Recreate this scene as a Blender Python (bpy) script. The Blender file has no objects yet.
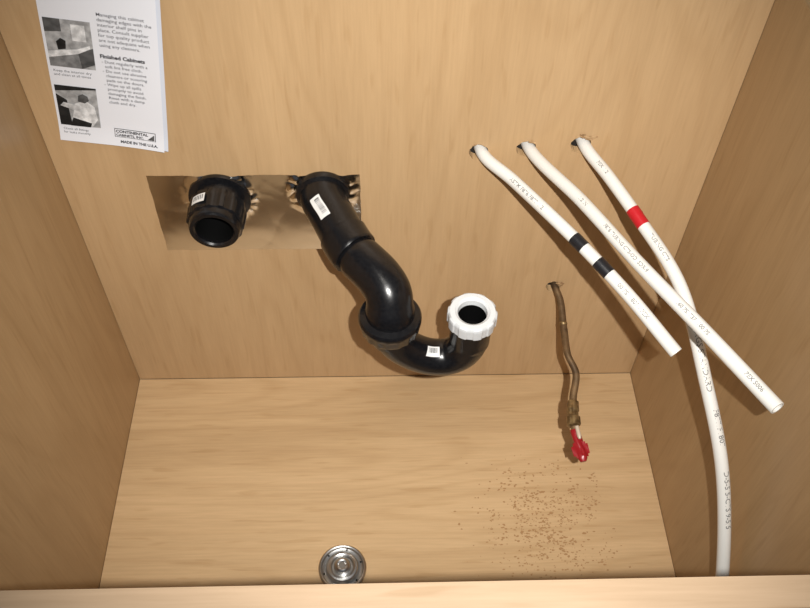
import bpy, bmesh, math, random
from mathutils import Vector, Matrix, noise
random.seed(4)
scene = bpy.context.scene
scene.view_settings.view_transform = 'Standard'
scene.view_settings.look = 'None'

# ------------------------------------------------------------ helpers
def new_mat(name, col, rough=0.5, metal=0.0, spec=0.5, trans=0.0):
    m = bpy.data.materials.new(name); m.use_nodes = True
    b = m.node_tree.nodes['Principled BSDF']
    b.inputs['Base Color'].default_value = (*col, 1)
    b.inputs['Roughness'].default_value = rough
    b.inputs['Metallic'].default_value = metal
    b.inputs['Specular IOR Level'].default_value = spec
    if trans:
        b.inputs['Subsurface Weight'].default_value = trans
        b.inputs['Subsurface Radius'].default_value = (.004, .004, .004)
    return m

def add_noise(m, scale, c1, c2, bump=0.0, vec_scale=(1, 1, 1), lo=.35, hi=.65, detail=4, rough=None):
    nt = m.node_tree; N = nt.nodes; L = nt.links
    b = N['Principled BSDF']
    tc = N.new('ShaderNodeTexCoord'); mp = N.new('ShaderNodeMapping')
    mp.inputs['Scale'].default_value = vec_scale
    no = N.new('ShaderNodeTexNoise'); no.inputs['Scale'].default_value = scale
    no.inputs['Detail'].default_value = detail
    cr = N.new('ShaderNodeValToRGB')
    cr.color_ramp.elements[0].position = lo; cr.color_ramp.elements[1].position = hi
    cr.color_ramp.elements[0].color = (*c1, 1); cr.color_ramp.elements[1].color = (*c2, 1)
    L.new(tc.outputs['Object'], mp.inputs['Vector']); L.new(mp.outputs[0], no.inputs['Vector'])
    L.new(no.outputs['Fac'], cr.inputs[0]); L.new(cr.outputs[0], b.inputs['Base Color'])
    if bump:
        bp = N.new('ShaderNodeBump'); bp.inputs['Strength'].default_value = bump
        bp.inputs['Distance'].default_value = .002
        L.new(no.outputs['Fac'], bp.inputs['Height']); L.new(bp.outputs[0], b.inputs['Normal'])
    return m

def wood(name, axis, base, off=(0, 0, 0), k=1.0):
    """maple veneer, grain along axis (0,1,2)"""
    m = new_mat(name, base, .40, 0, .4)
    nt = m.node_tree; N = nt.nodes; L = nt.links; b = N['Principled BSDF']
    tc = N.new('ShaderNodeTexCoord')
    def nz(scale3, sc, detail, rough=.5, dist=0):
        mp = N.new('ShaderNodeMapping'); mp.inputs['Scale'].default_value = scale3
        mp.inputs['Location'].default_value = off
        no = N.new('ShaderNodeTexNoise'); no.inputs['Scale'].default_value = sc
        no.inputs['Detail'].default_value = detail; no.inputs['Roughness'].default_value = rough
        no.inputs['Distortion'].default_value = dist
        L.new(tc.outputs['Object'], mp.inputs[0]); L.new(mp.outputs[0], no.inputs['Vector'])
        return no
    def sc(al, ac):
        v = [ac] * 3; v[axis] = al; return tuple(v)
    fine = nz(sc(.05, 1), 330, 3, .6)
    mid = nz(sc(.07, 1), 42, 3, .5, .3)
    big = nz(sc(.25, 1), 5, 2, .5, .5)
    fleck = nz(sc(.10, 1), 130, 1, .4, .2)
    def mul(col_in, node, lo, hi, clo, chi, mid_=None):
        cr = N.new('ShaderNodeValToRGB'); e = cr.color_ramp.elements
        clo = tuple(1 - (1 - c) * k for c in clo); chi = tuple(1 - (1 - c) * k for c in chi)
        e[0].position = lo; e[1].position = hi; e[0].color = (*clo, 1); e[1].color = (*chi, 1)
        L.new(node.outputs['Fac'], cr.inputs[0])
        mx = N.new('ShaderNodeMix'); mx.data_type = 'RGBA'; mx.blend_type = 'MULTIPLY'
        mx.inputs['Factor'].default_value = 1
        if isinstance(col_in, tuple): mx.inputs[6].default_value = (*col_in, 1)
        else: L.new(col_in, mx.inputs[6])
        L.new(cr.outputs[0], mx.inputs[7]); return mx.outputs[2], cr
    c, _ = mul(base, fine, .3, .7, (.96, .955, .94), (1.03, 1.03, 1.03))
    c, _ = mul(c, mid, .3, .7, (.955, .945, .93), (1.025, 1.025, 1.025))
    c, _ = mul(c, big, .35, .65, (.95, .94, .925), (1.03, 1.03, 1.03))
    c, _ = mul(c, fleck, .30, .38, (.95, .935, .91), (1, 1, 1))
    slow = nz(sc(.16, 1), 6.5, 1, .4, .2)
    ml = N.new('ShaderNodeMath'); ml.operation = 'MULTIPLY'; ml.inputs[1].default_value = 26
    fr = N.new('ShaderNodeMath'); fr.operation = 'PINGPONG'; fr.inputs[1].default_value = 1
    L.new(slow.outputs['Fac'], ml.inputs[0]); L.new(ml.outputs[0], fr.inputs[0])
    class _O: pass
    o = _O(); o.outputs = {'Fac': fr.outputs[0]}
    c, _ = mul(c, o, 0.0, .45, (.96, .95, .935), (1.0, 1.0, 1.0))
    L.new(c, b.inputs['Base Color'])
    return m

def mesh_obj(name, verts, faces, mat=None, parent=None, smooth=True, angle=35):
    me = bpy.data.meshes.new(name); me.from_pydata([tuple(v) for v in verts], [], faces)
    me.validate(); me.update()
    o = bpy.data.objects.new(name, me); scene.collection.objects.link(o)
    if mat: me.materials.append(mat)
    if smooth:
        for p in me.polygons: p.use_smooth = True
        me.set_sharp_from_angle(angle=math.radians(angle))
    if parent: o.parent = parent
    return o

def empty(name):
    o = bpy.data.objects.new(name, None); scene.collection.objects.link(o)
    o.empty_display_size = .03
    return o

def box(name, mn, mx, mat, parent=None, bev=.0008):
    bm = bmesh.new(); bmesh.ops.create_cube(bm, size=1)
    for v in bm.verts:
        v.co = Vector([(mn[i] + mx[i]) / 2 + v.co[i] * (mx[i] - mn[i]) for i in range(3)])
    if bev: bmesh.ops.bevel(bm, geom=bm.edges[:], offset=bev, segments=2, affect='EDGES')
    me = bpy.data.meshes.new(name); bm.to_mesh(me); bm.free()
    me.materials.append(mat)
    o = bpy.data.objects.new(name, me); scene.collection.objects.link(o)
    if parent: o.parent = parent
    return o

UPV = Vector((0, -.622, .783))
class Path:
    def __init__(self, pts, straight=False, ref=None, tight=None):
        pts = [Vector(p) for p in pts]
        self.ref = Vector(ref) if ref else UPV
        dense = []
        if straight or len(pts) == 2:
            for i in range(len(pts) - 1):
                for k in range(20): dense.append(pts[i].lerp(pts[i + 1], k / 20))
            dense.append(pts[-1])
        else:
            P = [pts[0] * 2 - pts[1]] + pts + [pts[-1] * 2 - pts[-2]]
            for i in range(1, len(P) - 2):
                p0, p1, p2, p3 = P[i - 1:i + 3]
                t0 = 0; t1 = t0 + (p1 - p0).length ** .5; t2 = t1 + (p2 - p1).length ** .5; t3 = t2 + (p3 - p2).length ** .5
                for k in range(24):
                    t = t1 + (t2 - t1) * k / 24
                    A1 = p0 * ((t1 - t) / (t1 - t0)) + p1 * ((t - t0) / (t1 - t0))
                    A2 = p1 * ((t2 - t) / (t2 - t1)) + p2 * ((t - t1) / (t2 - t1))
                    A3 = p2 * ((t3 - t) / (t3 - t2)) + p3 * ((t - t2) / (t3 - t2))
                    B1 = A1 * ((t2 - t) / (t2 - t0)) + A2 * ((t - t0) / (t2 - t0))
                    B2 = A2 * ((t3 - t) / (t3 - t1)) + A3 * ((t - t1) / (t3 - t1))
                    dense.append(B1 * ((t2 - t) / (t2 - t1)) + B2 * ((t - t1) / (t2 - t1)))
            dense.append(P[-2])
        self.d = dense; self.s = [0]
        for a, b in zip(dense, dense[1:]): self.s.append(self.s[-1] + (b - a).length)
        self.L = self.s[-1]
    def pos(self, s):
        if s <= 0: return self.d[0] + (self.d[1] - self.d[0]).normalized() * s
        if s >= self.L: return self.d[-1] + (self.d[-1] - self.d[-2]).normalized() * (s - self.L)
        lo, hi = 0, len(self.s) - 1
        while hi - lo > 1:
            m = (lo + hi) // 2
            if self.s[m] <= s: lo = m
            else: hi = m
        f = (s - self.s[lo]) / max(1e-9, self.s[hi] - self.s[lo])
        return self.d[lo].lerp(self.d[hi], f)
    def frame(self, s):
        p = self.pos(s); T = (self.pos(s + .002) - self.pos(s - .002)).normalized()
        Nn = (self.ref - T * self.ref.dot(T)).normalized()
        B = T.cross(Nn)
        return p, T, Nn, B
    def surf(self, s, phi, r):
        p, T, Nn, B = self.frame(s)
        return p + (Nn * math.cos(phi) + B * math.sin(phi)) * r
    def nearest(self, q):
        q = Vector(q); best = min(range(len(self.d)), key=lambda i: (self.d[i] - q).length)
        return self.s[best]

def sweep(name, path, profile, mat, parent=None, seg=40, step=.003, rmod=None, capstart=False, capend=False, angle=35):
    prof = []
    for (s0, r0), (s1, r1) in zip(profile, profile[1:]):
        n = max(1, int(abs(s1 - s0) / step))
        for k in range(n): prof.append((s0 + (s1 - s0) * k / n, r0 + (r1 - r0) * k / n))
    prof.append(profile[-1])
    V = []; F = []
    for s, r in prof:
        p, T, Nn, B = path.frame(s)
        for j in range(seg):
            ph = 2 * math.pi * j / seg
            rr = r + (rmod(s, ph, r) if rmod else 0)
            V.append(p + (Nn * math.cos(ph) + B * math.sin(ph)) * rr)
    for i in range(len(prof) - 1):
        for j in range(seg):
            j2 = (j + 1) % seg
            F.append((i * seg + j, i * seg + j2, (i + 1) * seg + j2, (i + 1) * seg + j))
    if capstart: F.append(tuple(range(seg))[::-1])
    if capend: F.append(tuple((len(prof) - 1) * seg + j for j in range(seg)))
    o = mesh_obj(name, V, F, mat, parent, True, angle)
    bm = bmesh.new(); bm.from_mesh(o.data); bmesh.ops.recalc_face_normals(bm, faces=bm.faces); bm.to_mesh(o.data); bm.free()
    return o

def patch(name, path, s0, s1, p0, p1, r, mat, parent, ns=8, npn=8, skew=0):
    V = []; F = []
    for i in range(ns + 1):
        for j in range(npn + 1):
            s = s0 + (s1 - s0) * i / ns; ph = p0 + (p1 - p0) * j / npn + skew * i / ns
            V.append(path.surf(s, ph, r))
    for i in range(ns):
        for j in range(npn):
            a = i * (npn + 1) + j; F.append((a, a + 1, a + npn + 2, a + npn + 1))
    return mesh_obj(name, V, F, mat, parent)

def text_mesh(txt, size, bold=0.0):
    cu = bpy.data.curves.new('txt', 'FONT'); cu.body = txt; cu.size = size; cu.resolution_u = 2
    cu.offset = bold
    ob = bpy.data.objects.new('txt', cu); scene.collection.objects.link(ob)
    bpy.context.view_layer.update()
    dg = bpy.context.evaluated_depsgraph_get()
    me = bpy.data.meshes.new_from_object(ob.evaluated_get(dg))
    V = [v.co.copy() for v in me.vertices]; F = [tuple(p.vertices) for p in me.polygons]
    bpy.data.objects.remove(ob); bpy.data.curves.remove(cu); bpy.data.meshes.remove(me)
    return V, F

def pipe_text(name, path, s0, phi, r, txt, size, mat, parent, sx=1.0, flip=1):
    V, F = text_mesh(txt, size, .00008)
    W = [path.surf(s0 + v.x * sx * flip, phi - (v.y - size * .35) * flip / r, r) for v in V]
    return mesh_obj(name, W, F, mat, parent, False)

# ------------------------------------------------------------ materials
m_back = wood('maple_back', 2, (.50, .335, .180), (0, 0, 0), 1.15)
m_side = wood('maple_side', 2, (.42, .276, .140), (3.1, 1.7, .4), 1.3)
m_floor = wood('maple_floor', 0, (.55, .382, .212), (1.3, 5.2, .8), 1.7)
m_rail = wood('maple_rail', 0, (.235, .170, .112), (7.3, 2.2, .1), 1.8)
m_black = new_mat('black_abs', (.007, .007, .008), .26, 0, .5)
add_noise(m_black, 300, (.004, .004, .005), (.008, .008, .009), .05)
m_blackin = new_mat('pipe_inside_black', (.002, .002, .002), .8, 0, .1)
m_white = new_mat('white_pex', (.70, .69, .65), .35, 0, .5, .1)
m_nut = new_mat('white_nylon', (.64, .66, .67), .3, 0, .5, .2)
m_ink = new_mat('print_ink', (.04, .04, .045), .6)
m_pink = new_mat('pipe_print_ink', (.17, .17, .165), .6)
m_tapeb = new_mat('black_tape', (.012, .012, .014), .35)
m_red = new_mat('red_tape', (.46, .012, .018), .35)
m_redcap = new_mat('red_plastic', (.28, .010, .014), .3)
m_brass = new_mat('aged_copper', (.28, .17, .08), .48, .6)
add_noise(m_brass, 50, (.11, .07, .038), (.25, .16, .08), .05)
m_brass2 = new_mat('brass_fitting', (.38, .25, .10), .40, .7)
add_noise(m_brass2, 120, (.14, .09, .04), (.34, .235, .11), .05)
m_foil = new_mat('foil_tape', (.78, .77, .74), .15, 1.0)
m_chrome = new_mat('chrome', (.55, .55, .54), .28, 1.0)
m_dark = new_mat('painted_gap_shade', (.01, .008, .006), .9)  # near-black paint for shade in the wall holes, also strainer slots
m_label = new_mat('label_white', (.72, .72, .70), .5)
m_paper = new_mat('paper', (.72, .73, .77), .6, 0, .3)
m_paper2 = new_mat('paper_under', (.60, .63, .70), .6, 0, .3)
m_chip = new_mat('wood_splinter', (.50, .30, .13), .8)
add_noise(m_chip, 200, (.22, .12, .05), (.50, .33, .17))
m_dust = new_mat('sawdust', (.38, .225, .105), .9, 0, .1)
m_dry = new_mat('drywall', (.6, .58, .54), .9)
add_noise(m_dry, 30, (.55, .53, .5), (.62, .6, .57))
m_subfloor = new_mat('kitchen_floor', (.3, .25, .2), .7)
add_noise(m_subfloor, 12, (.25, .2, .15), (.36, .3, .23))

# ------------------------------------------------------------ cabinet
cab = empty('sink_base_cabinet')
W = .4; D = .616; H = .72
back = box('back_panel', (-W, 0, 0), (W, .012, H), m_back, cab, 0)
holes = [((.111, .4805), .0118), ((.168, .4855), .0118), ((.2330, .4915), .0125), ((.2395, .225), .0105), ((-.208, .412), .026), ((-.08, .42), .026)]
V = []; F = []
for (hx, hz), r in holes:
    n = 22; b0 = len(V)
    for yy in (-.01, .03):
        for k in range(n):
            a = 2 * math.pi * k / n; rr = r * (1 + random.uniform(-.06, .10))
            V.append((hx + rr * math.cos(a), yy, hz + rr * math.sin(a)))
    F.append(tuple(b0 + k for k in range(n))); F.append(tuple(b0 + n + k for k in range(n))[::-1])
    for k in range(n):
        k2 = (k + 1) % n; F.append((b0 + k2, b0 + k, b0 + n + k, b0 + n + k2))
cut = mesh_obj('cutter', V, F, None, None, False)
bmx = bmesh.new(); bmx.from_mesh(cut.data); bmesh.ops.recalc_face_normals(bmx, faces=bmx.faces); bmx.to_mesh(cut.data); bmx.free()
md = back.modifiers.new('b', 'BOOLEAN'); md.operation = 'DIFFERENCE'; md.object = cut; md.solver = 'EXACT'
bpy.context.view_layer.update()
nm = bpy.data.meshes.new_from_object(back.evaluated_get(bpy.context.evaluated_depsgraph_get()))
back.modifiers.clear(); back.data = nm
bpy.data.objects.remove(cut)
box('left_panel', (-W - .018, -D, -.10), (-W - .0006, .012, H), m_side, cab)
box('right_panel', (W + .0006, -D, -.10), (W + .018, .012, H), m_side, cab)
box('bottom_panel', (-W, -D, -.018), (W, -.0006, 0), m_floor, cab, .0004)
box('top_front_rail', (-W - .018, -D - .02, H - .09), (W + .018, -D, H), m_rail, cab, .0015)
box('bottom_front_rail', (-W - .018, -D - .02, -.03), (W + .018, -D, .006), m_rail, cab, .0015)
box('left_stile', (-W - .018, -D - .02, .006), (-W + .022, -D, H - .09), m_side, cab, .0015)
box('right_stile', (W - .022, -D - .02, .006), (W + .018, -D, H - .09), m_side, cab, .0015)
box('toe_kick', (-W - .018, -D + .06, -.10), (W + .018, -D + .075, -.018), m_side, cab, .001)
V = []; F = []
def chip(cx, cz, w, h, ang):
    b0 = len(V); pts = []
    n = 9
    for k in range(n):
        a = 2 * math.pi * k / n
        rr = random.uniform(.6, 1.1)
        x = w * rr * math.cos(a); z = h * rr * math.sin(a)
        V.append((cx + x * math.cos(ang) - z * math.sin(ang), -.0006 - random.uniform(0, .0015), cz + x * math.sin(ang) + z * math.cos(ang)))
    F.append(tuple(b0 + k for k in range(n)))
chip(.2435, .503, .008, .004, .2); chip(.234, .506, .006, .003, -.3)
chip(.2490, .2315, .006, .004, .4); chip(.246, .2345, .007, .002, .1)
chip(.105, .4930, .005, .0015, .3); chip(.174, .4970, .006, .0015, -.2)
mesh_obj('splinters', V, F, m_chip, cab, False)

box('wall_back', (-1.6, .06, -.10), (1.6, .10, 2.4), m_dry, None, 0)
box('floor', (-1.6, -2.2, -.14), (1.6, .10, -.10), m_subfloor, None, 0)

def hole_shade(parent, hx, hz, r):
    """near-black cup, painted shade for the hole, right behind the drilled panel"""
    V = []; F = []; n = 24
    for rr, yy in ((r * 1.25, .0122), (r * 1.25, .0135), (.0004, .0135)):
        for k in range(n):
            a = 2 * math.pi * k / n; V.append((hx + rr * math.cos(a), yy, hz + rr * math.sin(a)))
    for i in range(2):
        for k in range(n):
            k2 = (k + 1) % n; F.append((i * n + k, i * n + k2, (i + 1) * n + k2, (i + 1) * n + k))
    mesh_obj('painted_hole_shade', V, F, m_dark, parent, False)  # backing cup coloured near-black so the hole reads as shaded

# ------------------------------------------------------------ foil flashing
foil = empty('foil_flashing')
def foil_sheet(name, x0, x1, z0, z1, yoff, seed, centers):
    nx = int((x1 - x0) / .0015); nz = int((z1 - z0) / .0015)
    V = []; F = []; idx = {}
    for i in range(nx + 1):
        for j in range(nz + 1):
            x = x0 + (x1 - x0) * i / nx; z = z0 + (z1 - z0) * j / nz
            ex = noise.noise(Vector((x * 60, z * 60, seed))) * .0008 + noise.noise(Vector((x * 200, z * 200, seed))) * .0003
            near = 0
            for cx, cz, r in centers:
                d = math.hypot(x - cx, z - cz); near = max(near, math.exp(-((d - r) / .007) ** 2))
            n1 = abs(noise.noise(Vector((x * 10, z * 10, seed + 3))))
            n3 = abs(noise.noise(Vector((x * 30 + z * 15, z * 30, seed + 5))))
            n2 = abs(noise.noise(Vector((x * 60, z * 60, seed + 9))))
            y = yoff - .0006 - n1 * .0012 - n3 * .00018 - n2 * near * .005 - near * .0008
            idx[i, j] = len(V); V.append((x + (ex if i in (0, nx) else 0), y, z + (ex if j in (0, nz) else 0)))
    for i in range(nx):
        for j in range(nz):
            v = V[idx[i, j]]; cx, cz = v[0], v[2]
            if any(math.hypot(cx - a, cz - b) < r - .010 + .006 * noise.noise(Vector((cx * 80, cz * 80, 2))) for a, b, r in centers): continue
            F.append((idx[i, j], idx[i + 1, j], idx[i + 1, j + 1], idx[i, j + 1]))
    return mesh_obj(name, V, F, m_foil, foil, True, 50)
cs = [(-.208, .412, .037), (-.08, .42, .036)]
foil_sheet('tape_sheet', -.294, -.033, .311, .4465, 0, 1.0, cs)

# ------------------------------------------------------------ ABS stub
stub = empty('abs_trap_adapter')
ps = Path([(-.208, .03, .412), (-.210, -.062, .411)])
L = ps.L
sweep('pipe_body', ps, [(0, .0235), (L - .045, .0235)], m_black, stub)
sweep('wall_flange', ps, [(.031, .0235), (.031, .0375), (.034, .0390), (.038, .0385), (.040, .0300), (.049, .0285), (.051, .0285)], m_black, stub, seg=64)
def ribs(n, a, lo, hi):
    def f(s, ph, r):
        if lo < s < hi and r > .02:
            return a * (1 if math.sin(n * ph) > .2 else (0))
        return 0
    return f
sweep('slip_nut', ps, [(.050, .027), (.051, .0335), (.060, .0345), (L - .012, .0335), (L - .011, .0318), (L - .004, .0312), (L, .0295), (L, .0250), (L - .002, .0230), (L - .006, .0225)], m_black, stub, seg=96, rmod=ribs(14, .0014, .050, L - .0115), step=.002)
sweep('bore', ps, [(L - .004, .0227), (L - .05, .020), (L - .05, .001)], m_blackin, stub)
patch('label', ps, .0600, .0735, .28, .80, .0362, m_label, stub)
for k in range(6):
    patch('barcode_%d' % k, ps, .0620, .0695, .34 + k * .07, .37 + k * .07, .0364, m_ink, stub, 2, 2)

# ------------------------------------------------------------ P-trap
trap = empty('abs_p_trap')
arm = Path([(-.08, .03, .42), (-.08, 0, .42), (-.0785, -.018, .4195), (-.067, -.042, .416), (-.0427, -.09, .408), (-.010, -.130, .402),
            (.000, -.146, .394), (.0019, -.157, .378), (.002, -.160, .360), (.002, -.160, .345)])
sA = arm.nearest((-.0427, -.09, .408)); sW = .03; sE = arm.L
sC = arm.nearest((.0019, -.157, .378))
sweep('wall_elbow', arm, [(0, .024), (sW + .0, .024), (sW + .001, .0325), (sW + .006, .034), (sW + .010, .033), (sW + .012, .0285),
      (sW + .030, .0275), (sA - .024, .0275), (sA - .022, .0300), (sA + .006, .0300), (sA + .008, .0290), (sA + .008, .0250)], m_black, trap, seg=56)
sweep('trap_arm', arm, [(sA + .004, .0245), (sA + .010, .0260), (sA + .018, .0275), (sC - .006, .0280), (sC, .0295), (sE - .004, .0295)], m_black, trap, seg=56)
un = Path([(.002, -.160, .380), (.002, -.160, .335)], ref=(0, -1, 0))
sweep('union_nut', un, [(.008, .028), (.010, .036), (.013, .0378), (.018, .0378), (.020, .0365), (.033, .0345), (.036, .033), (.036, .024)], m_black, trap, seg=96,
      rmod=ribs(18, .0009, .0195, .034), step=.002)
up = [(.002, .366), (.002, .350), (.0035, .334), (.013, .312), (.032, .293), (.054, .282), (.075, .282), (.090, .292), (.099, .311), (.100, .330), (.100, .350), (.100, .362)]
ub = Path([(a, -.160, b) for a, b in up])
sweep('u_bend', ub, [(0, .0235), (ub.L - .045, .0235), (ub.L - .043, .0250), (ub.L - .006, .0250), (ub.L - .005, .0240), (ub.L + .010, .0240), (ub.L + .010, .019), (ub.L - .01, .0185)], m_black, trap, seg=56)
sweep('bend_hub', ub, [(.012, .0235), (.012, .0275), (.036, .0265), (.038, .0235)], m_black, trap, seg=56)
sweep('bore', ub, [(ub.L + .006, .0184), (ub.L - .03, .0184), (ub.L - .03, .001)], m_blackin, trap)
nutp = Path([(.100, -.160, .350), (.100, -.160, .375)], ref=(0, -1, 0))
def scallop(s, ph, r):
    if r > .027: return .0006 * (1 if math.sin(10 * ph) > -.1 else -1)
    return 0
sweep('slip_nut', nutp, [(.004, .0245), (.004, .0275), (.006, .0292), (.0205, .0295), (.0232, .0288), (.0250, .0270), (.0250, .0212), (.0240, .0200), (.0225, .0178), (.0150, .0170)],
      m_nut, trap, seg=120, rmod=scallop, step=.0015)
s0 = arm.nearest((-.074, -.030, .418)) + .000
def label(pre, path, s0, s1, p0, p1, r, nb=9, skew=0):
    patch(pre + '_label', path, s0, s1, p0, p1, r, m_label, trap, skew=skew, ns=12)
    for k in range(nb):
        w = random.choice([.02, .035, .05])
        a = s0 + (s1 - s0) * (.10 + .78 * k / nb); b = a + (s1 - s0) * w
        f = (a - s0) / (s1 - s0) * skew
        patch(pre + '_bar_%d' % k, path, a, b, p0 + (p1 - p0) * .15 + f, p0 + (p1 - p0) * .62 + f, r + .0002, m_ink, trap, 1, 5)
label('elbow', arm, s0 - .004, s0 + .028, .02, .52, .0286, 10)
sm = ub.L * .42
label('bend', ub, sm - .004, sm + .024, -.62, -.06, .0241, 10, .0)

# ------------------------------------------------------------ PEX tubes
def pex(pts, txts, bands, hole, r=.0074):
    e = empty('pex_water_tube')
    p = Path(pts)
    hole_shade(e, hole[0], hole[1], .014)
    sweep('tube', p, [(0, r), (p.L - .0004, r), (p.L, r - .0003), (p.L, r - .002), (p.L - .03, r - .0021), (p.L - .03, .0005)], m_white, e, seg=28, step=.005)
    for i, (s, phi, t, size, fl) in enumerate(txts):
        pipe_text('print_%d' % i, p, s, phi, r + .0001, t, size, m_pink, e, 1.0, fl)
    for i, (q, w, m) in enumerate(bands):
        s = p.nearest(q) if not isinstance(q, float) else q
        sweep('tape_band_%d' % i, p, [(s - w / 2, r), (s - w / 2, r + .0005), (s - w * .1, r + .0007), (s - w * .1, r + .0004), (s + w / 2, r + .0005), (s + w / 2, r)], m, e, seg=28)
    return e, p
A = [(.113, .045, .482), (.116, 0, .4785), (.149, -.045, .476), (.2147, -.1356, .466), (.262, -.198, .450), (.308, -.26, .426)]
pA = Path(A)
sb = pA.nearest((.2147, -.1356, .466))
pex(A, [(.10, .25, 'ASTM F876/F877 1/2', .0066, 1), (sb + .062, .2, '100 PSI 180F - PEX', .0066, 1)], [(sb, .017, m_tapeb), (sb + .040, .019, m_tapeb)], (.111, .4805))
B = [(.168, .045, .484), (.173, 0, .484), (.219, -.095, .492), (.262, -.19, .497), (.308, -.285, .503), (.354, -.38, .507)]
pex(B, [(.15, .15, '1/2 IN', .0060, 1), (.20, .15, 'F876 TUBING CTS-OD  SDR-9', .0060, 1), (.325, .15, '160 PSI 73F  100 PSI', .0060, 1), (.425, .1, 'PEX 5006', .0060, 1)], [], (.168, .4855))
C = [(.234, .045, .492), (.2385, 0, .489), (.2605, -.045, .482), (.2877, -.10, .469), (.325, -.18, .444), (.348, -.27, .388), (.368, -.345, .321), (.3800, -.425, .215),
     (.383, -.475, .12), (.383, -.50, .03)]
pC = Path(C)
pex(C, [(.075, .1, 'PEX 1/2', .0060, 1), (.185, .1, 'TUBING CTS', .0065, 1), (.285, .0, 'FITTINGS STANDARD', .0090, 1), (.392, -.25, 'F877/F1807', .0090, 1), (.462, -.25, 'D-5-5/5-CTS 9-5/5', .0090, 1)],
    [((.2877, -.10, .469), .024, m_red)], (.2330, .4915))

# ------------------------------------------------------------ copper tube
cop = empty('copper_supply_tube')
hole_shade(cop, .2395, .225, .0125)
cp = Path([(.236, .045, .226), (.2425, 0, .2237), (.2475, -.02, .2189), (.2487, -.065, .2076), (.249, -.105, .2035), (.2575, -.132, .1968),
           (.2503, -.165, .1873), (.2462, -.205, .184), (.2538, -.25, .171)])
s1 = cp.nearest((.2503, -.165, .1873)); s2 = cp.nearest((.2462, -.205, .184)); sk = cp.nearest((.249, -.105, .2035))
def dent(s, ph, r): return .0003 * noise.noise(Vector((s * 60, math.cos(ph) * 1.2, math.sin(ph) * 1.2)))
sweep('tube', cp, [(0, .0050), (sk - .01, .0050), (sk + .010, .0046), (s1, .0052), (s2 + .012, .0050), (s2 + .012, .001)], m_brass, cop, seg=24, rmod=dent)
sweep('solder_ring', cp, [(sk - .052, .0050), (sk - .050, .0058), (sk - .047, .0050)], m_brass2, cop, seg=24)
sweep('compression_nut', cp, [(s1 + .004, .005), (s1 + .006, .0078), (s1 + .020, .0085), (s1 + .022, .0075), (s1 + .028, .0075), (s1 + .030, .0095), (s1 + .041, .0095), (s1 + .043, .006)],
      m_brass2, cop, seg=6 * 8, rmod=lambda s, ph, r: -(.0009 * (1 - abs(math.cos(3 * ph)))) if r > .0055 else 0)
sweep('cap_sleeve', cp, [(s2 + .006, .0050), (s2 + .007, .0060), (s2 + .022, .0062), (s2 + .036, .0066), (s2 + .046, .0060), (s2 + .050, .004), (s2 + .050, .0003)], m_redcap, cop, seg=20,
      rmod=lambda s, ph, r: .0007 * math.sin(3 * ph + s * 200) if r > .004 else 0)
V = []; F = []
p, T, Nn, Bv = cp.frame(s2 + .034)
for i in range(9):
    for j in range(7):
        a = (i / 8 - .5) * .022; b = (j / 6 - .5) * .020
        V.append(p + Bv * a + T * (b + .001 * math.sin(i)) + Nn * (.0064 + .0012 * math.sin(i * 1.3 + j * .7) - abs(a) * .45))
for i in range(8):
    for j in range(6):
        if (i in (0, 7) and j in (0, 5)): continue
        q = i * 7 + j; F.append((q, q + 1, q + 8, q + 7))
mesh_obj('tape_flag', V, F, m_redcap, cop)
sweep('clear_tip', Path([p + Nn * .0075 + Bv * -.003 - T * .030, p + Nn * .009 + Bv * -.002 - T * .012]), [(0, .0003), (0, .0028), (.014, .0028), (.017, .002), (.018, .0003)], new_mat('pale_plastic', (.5, .40, .30), .3), cop, seg=16)

# ------------------------------------------------------------ strainer on the floor
st = empty('sink_strainer')
sp = Path([(-.066, -.324, 0), (-.066, -.324, .03)], ref=(0, -1, 0))
sweep('rim', sp, [(0.0005, .001), (.0005, .030), (.003, .0325), (.006, .0335), (.0080, .0328), (.0090, .0312), (.0085, .0295), (.0060, .0280), (.0050, .0250), (.0050, .001)], m_chrome, st, seg=72, step=.002)
sweep('basket', sp, [(.0052, .0235), (.0105, .0220), (.0125, .0205), (.0130, .0180), (.0120, .0160), (.0090, .0145), (.0090, .001)], m_chrome, st, seg=96, step=.001)
sweep('knob', sp, [(.0085, .0120), (.014, .0115), (.0170, .0100), (.0185, .0075), (.0180, .0055), (.0165, .0045), (.0165, .0003)], m_chrome, st, seg=48, step=.001)
for k in range(6):
    a = 2 * math.pi * (k + .3) / 6
    c = Vector((-.066 + .0265 * math.cos(a), -.324 + .0265 * math.sin(a), .0050))
    sweep('slot_%d' % k, Path([c, c + Vector((0, 0, .003))], ref=(0, -1, 0)), [(0, .0014), (.0016, .0014), (.0016, .0002)], m_dark, st, seg=10)

# ------------------------------------------------------------ sawdust flecks
V = []; F = []
cl = [(random.gauss(.222, .045), random.gauss(-.260, .040), random.uniform(.003, .011)) for _ in range(46)]
for k in range(980):
    if k < 380: x = random.gauss(.220, .042); y = random.gauss(-.260, .038)
    elif k < 920:
        c = random.choice(cl); x = random.gauss(c[0], c[2]); y = random.gauss(c[1], c[2])
    else: x = random.uniform(.10, .32); y = random.uniform(-.36, -.14)
    if y > -.01 or abs(x) > .385: continue
    r = random.uniform(.0004, .0015) * (1.4 if random.random() < .1 else 1); n = 7; b0 = len(V); st_ = random.uniform(.8, 2.2)
    for j in range(n):
        a = 2 * math.pi * j / n; rr = r * random.uniform(.6, 1.1)
        V.append((x + rr * math.cos(a) * st_, y + rr * math.sin(a), .0003))
    V.append((x, y, .0006))
    for j in range(n): F.append((b0 + j, b0 + (j + 1) % n, b0 + n))
mesh_obj('sawdust', V, F, m_dust, None, False)

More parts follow.
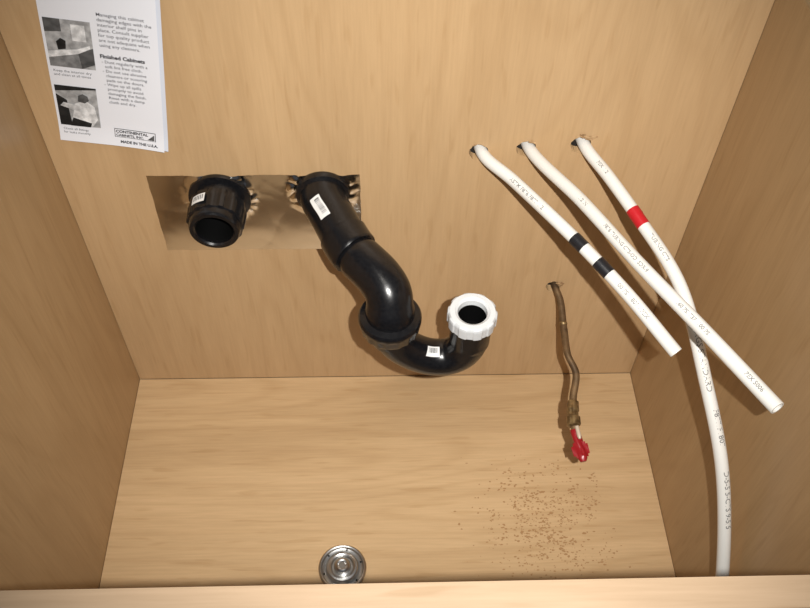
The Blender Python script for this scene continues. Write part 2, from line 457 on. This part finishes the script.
# ------------------------------------------------------------ leaflet
lf = empty('instruction_leaflet')
ang = math.radians(-8.5); ex = Vector((math.cos(ang), 0, math.sin(ang))); ez = Vector((-math.sin(ang), 0, math.cos(ang)))
O = Vector((-.3785, 0, .5075))
def page(u, v, off=0):
    lift = .0015 + .004 * max(0, (u - .05) / .07) ** 2 * (1 - .5 * min(1, v / .2)) + .003 * max(0, 1 - v / .03) ** 2
    return O + ex * u + ez * v + Vector((0, -lift - off, 0))
def sheet(name, u0, u1, v0, v1, off, mat, n=16, m=16, shear=0):
    V = []; F = []
    for i in range(n + 1):
        for j in range(m + 1):
            V.append(page(u0 + (u1 - u0) * i / n + shear * j / m, v0 + (v1 - v0) * j / m, off))
    for i in range(n):
        for j in range(m):
            a = i * (m + 1) + j; F.append((a, a + m + 1, a + m + 2, a + 1))
    return mesh_obj(name, V, F, mat, lf)
PH = .205
sheet('under_page', .002, .1225, .0015, PH, -.0009, m_paper2)
sheet('top_page', 0, .1180, 0, PH, 0, m_paper)
greys = {g: add_noise(new_mat('print_grey_%d' % g, ((g / 100) ** 1.6,) * 3, .6, 0, .2), 130, ((g / 100) ** 1.6 * .6,) * 3, ((g / 100) ** 1.6 * 1.1,) * 3) for g in (8, 22, 38, 55, 70, 82)}
def poly(name, pts, g, off):
    V = [page(u, v, off) for u, v in pts]
    return mesh_obj(name, V, [tuple(range(len(V)))], greys[g], lf, False)
def rect(name, u0, v0, u1, v1, g, off): return sheet(name, u0, u1, v0, v1, off, greys[g], 4, 4)
# photo 1: cabinet run with counter and wall unit
rect('photo1_bg', .003, .103, .050, .163, 55, .0003)
poly('photo1_upper', [(.003, .146), (.020, .148), (.020, .163), (.003, .163)], 22, .0005)
poly('photo1_counter', [(.003, .122), (.034, .128), (.047, .134), (.047, .130), (.034, .122), (.003, .114)], 82, .0006)
poly('photo1_cab', [(.003, .103), (.036, .103), (.034, .122), (.003, .114)], 38, .0005)
poly('photo1_cabside', [(.036, .103), (.050, .110), (.050, .131), (.034, .122)], 22, .0005)
poly('photo1_fix', [(.014, .125), (.022, .127), (.023, .137), (.018, .140), (.013, .135)], 8, .0007)
rect('photo1_win', .030, .138, .044, .158, 82, .0005)
# photo 2: person reaching into a cabinet
rect('photo2_bg', .003, .022, .047, .078, 55, .0003)
poly('photo2_dark', [(.003, .022), (.016, .022), (.014, .058), (.003, .066)], 8, .0005)
poly('photo2_body', [(.016, .027), (.038, .022), (.045, .034), (.043, .052), (.034, .060), (.022, .054)], 82, .0007)
poly('photo2_arm', [(.006, .050), (.010, .055), (.027, .052), (.026, .043)], 70, .0009)
poly('photo2_head', [(.026, .058), (.027, .066), (.032, .069), (.037, .066), (.038, .060), (.033, .056)], 22, .0009)
poly('photo2_legs', [(.014, .022), (.036, .022), (.038, .028), (.018, .034)], 8, .0009)
poly('photo2_counter', [(.003, .070), (.047, .076), (.047, .078), (.003, .078)], 8, .0007)
def ptext(name, u, v, txt, size, bold=0, mat=None, off=.0004):
    Vt, Ft = text_mesh(txt, size, bold)
    mesh_obj(name, [page(u + a.x, v + a.y, off) for a in Vt], Ft, mat or m_ink, lf, False)
ink2 = new_mat('print_ink_soft', (.07, .07, .08), .6)
ln = ['- Dust regularly with a', '  soft lint free cloth.', '- Do not use abrasive', '  cleaners or scouring', '  pads on the doors.', '- Wipe up all spills', '  promptly to avoid', '  damaging the finish.', '  Rinse with a damp', '  cloth and dry.']
top = ['Managing this cabinet', 'damaging edges with the', 'interior shelf pins in', 'place. Consult supplier', 'for top quality product', 'are not adequate when', 'using any cleaners.']
for i, t in enumerate(top): ptext('para_top_%d' % i, .057, .172 - i * .0062, t, .0056, .00003, ink2)
ptext('heading', .056, .1205, 'Finished Cabinets', .0066, .00026)
for i, t in enumerate(ln): ptext('para_%d' % i, .057, .1140 - i * .0060, t, .0053, .00003, ink2)
ptext('caption_1', .005, .096, 'Keep the interior dry', .0046, 0, ink2)
ptext('caption_2', .005, .091, 'and clean at all times', .0046, 0, ink2)
ptext('caption_3', .005, .0155, 'Check all fittings', .0042, 0, ink2)
ptext('caption_4', .005, .0108, 'for leaks monthly', .0042, 0, ink2)
rect('logo_box', .062, .0125, .1085, .0245, 8, .0004)
sheet('logo_inner', .0627, .1078, .0132, .0238, .0006, m_paper, 4, 4)
ptext('logo_1', .0635, .0190, 'CONTINENTAL', .0052, .00022, None, .0008)
ptext('logo_2', .0635, .0142, 'CABINETS, INC.', .0045, .00018, None, .0008)
poly('logo_mark', [(.099, .014), (.107, .014), (.107, .022)], 22, .0009)
ptext('made_in', .068, .0050, 'MADE IN THE U.S.A.', .0048, .00022)

# ------------------------------------------------------------ camera
Z = Vector((.01528, .622, .7829)).normalized()
Y = Vector((-.0257, .783, -.6217)); Y = (Y - Z * Y.dot(Z)).normalized()
X = Y.cross(Z)
cam = bpy.data.cameras.new('camera'); co = bpy.data.objects.new('camera', cam); scene.collection.objects.link(co)
co.matrix_world = Matrix.Translation((-.009, -.793, 1.187)) @ Matrix((X, Y, Z)).to_4x4()
cam.sensor_width = 36; cam.lens = 871 / 810 * 36; cam.clip_start = .01
scene.camera = co

# ------------------------------------------------------------ light
def area(name, loc, target, size, power, col):
    l = bpy.data.lights.new(name, 'AREA'); l.shape = 'DISK'; l.size = size; l.energy = power; l.color = col
    o = bpy.data.objects.new(name, l); scene.collection.objects.link(o); o.location = loc
    o.rotation_euler = (Vector(target) - Vector(loc)).to_track_quat('-Z', 'Y').to_euler()
fl = bpy.data.lights.new('camera_flash', 'SPOT'); fl.energy = 82; fl.color = (1, .97, .93)
fl.spot_size = math.radians(70); fl.spot_blend = 1.0; fl.shadow_soft_size = .006
fo = bpy.data.objects.new('camera_flash', fl); scene.collection.objects.link(fo)
fo.location = (.055, -.83, 1.27)
fo.rotation_euler = (Vector((.02, -.03, .25)) - fo.location).to_track_quat('-Z', 'Y').to_euler()
area('overhead_fill', (-.3, -.7, 2.5), (0, -.3, .2), .5, 4, (1, .95, .86))  # added overhead fill to soften the flash, no known lamp there
w = bpy.data.worlds.new('world'); scene.world = w; w.use_nodes = True
w.node_tree.nodes['Background'].inputs[0].default_value = (.85, .88, 1, 1)
w.node_tree.nodes['Background'].inputs[1].default_value = .06
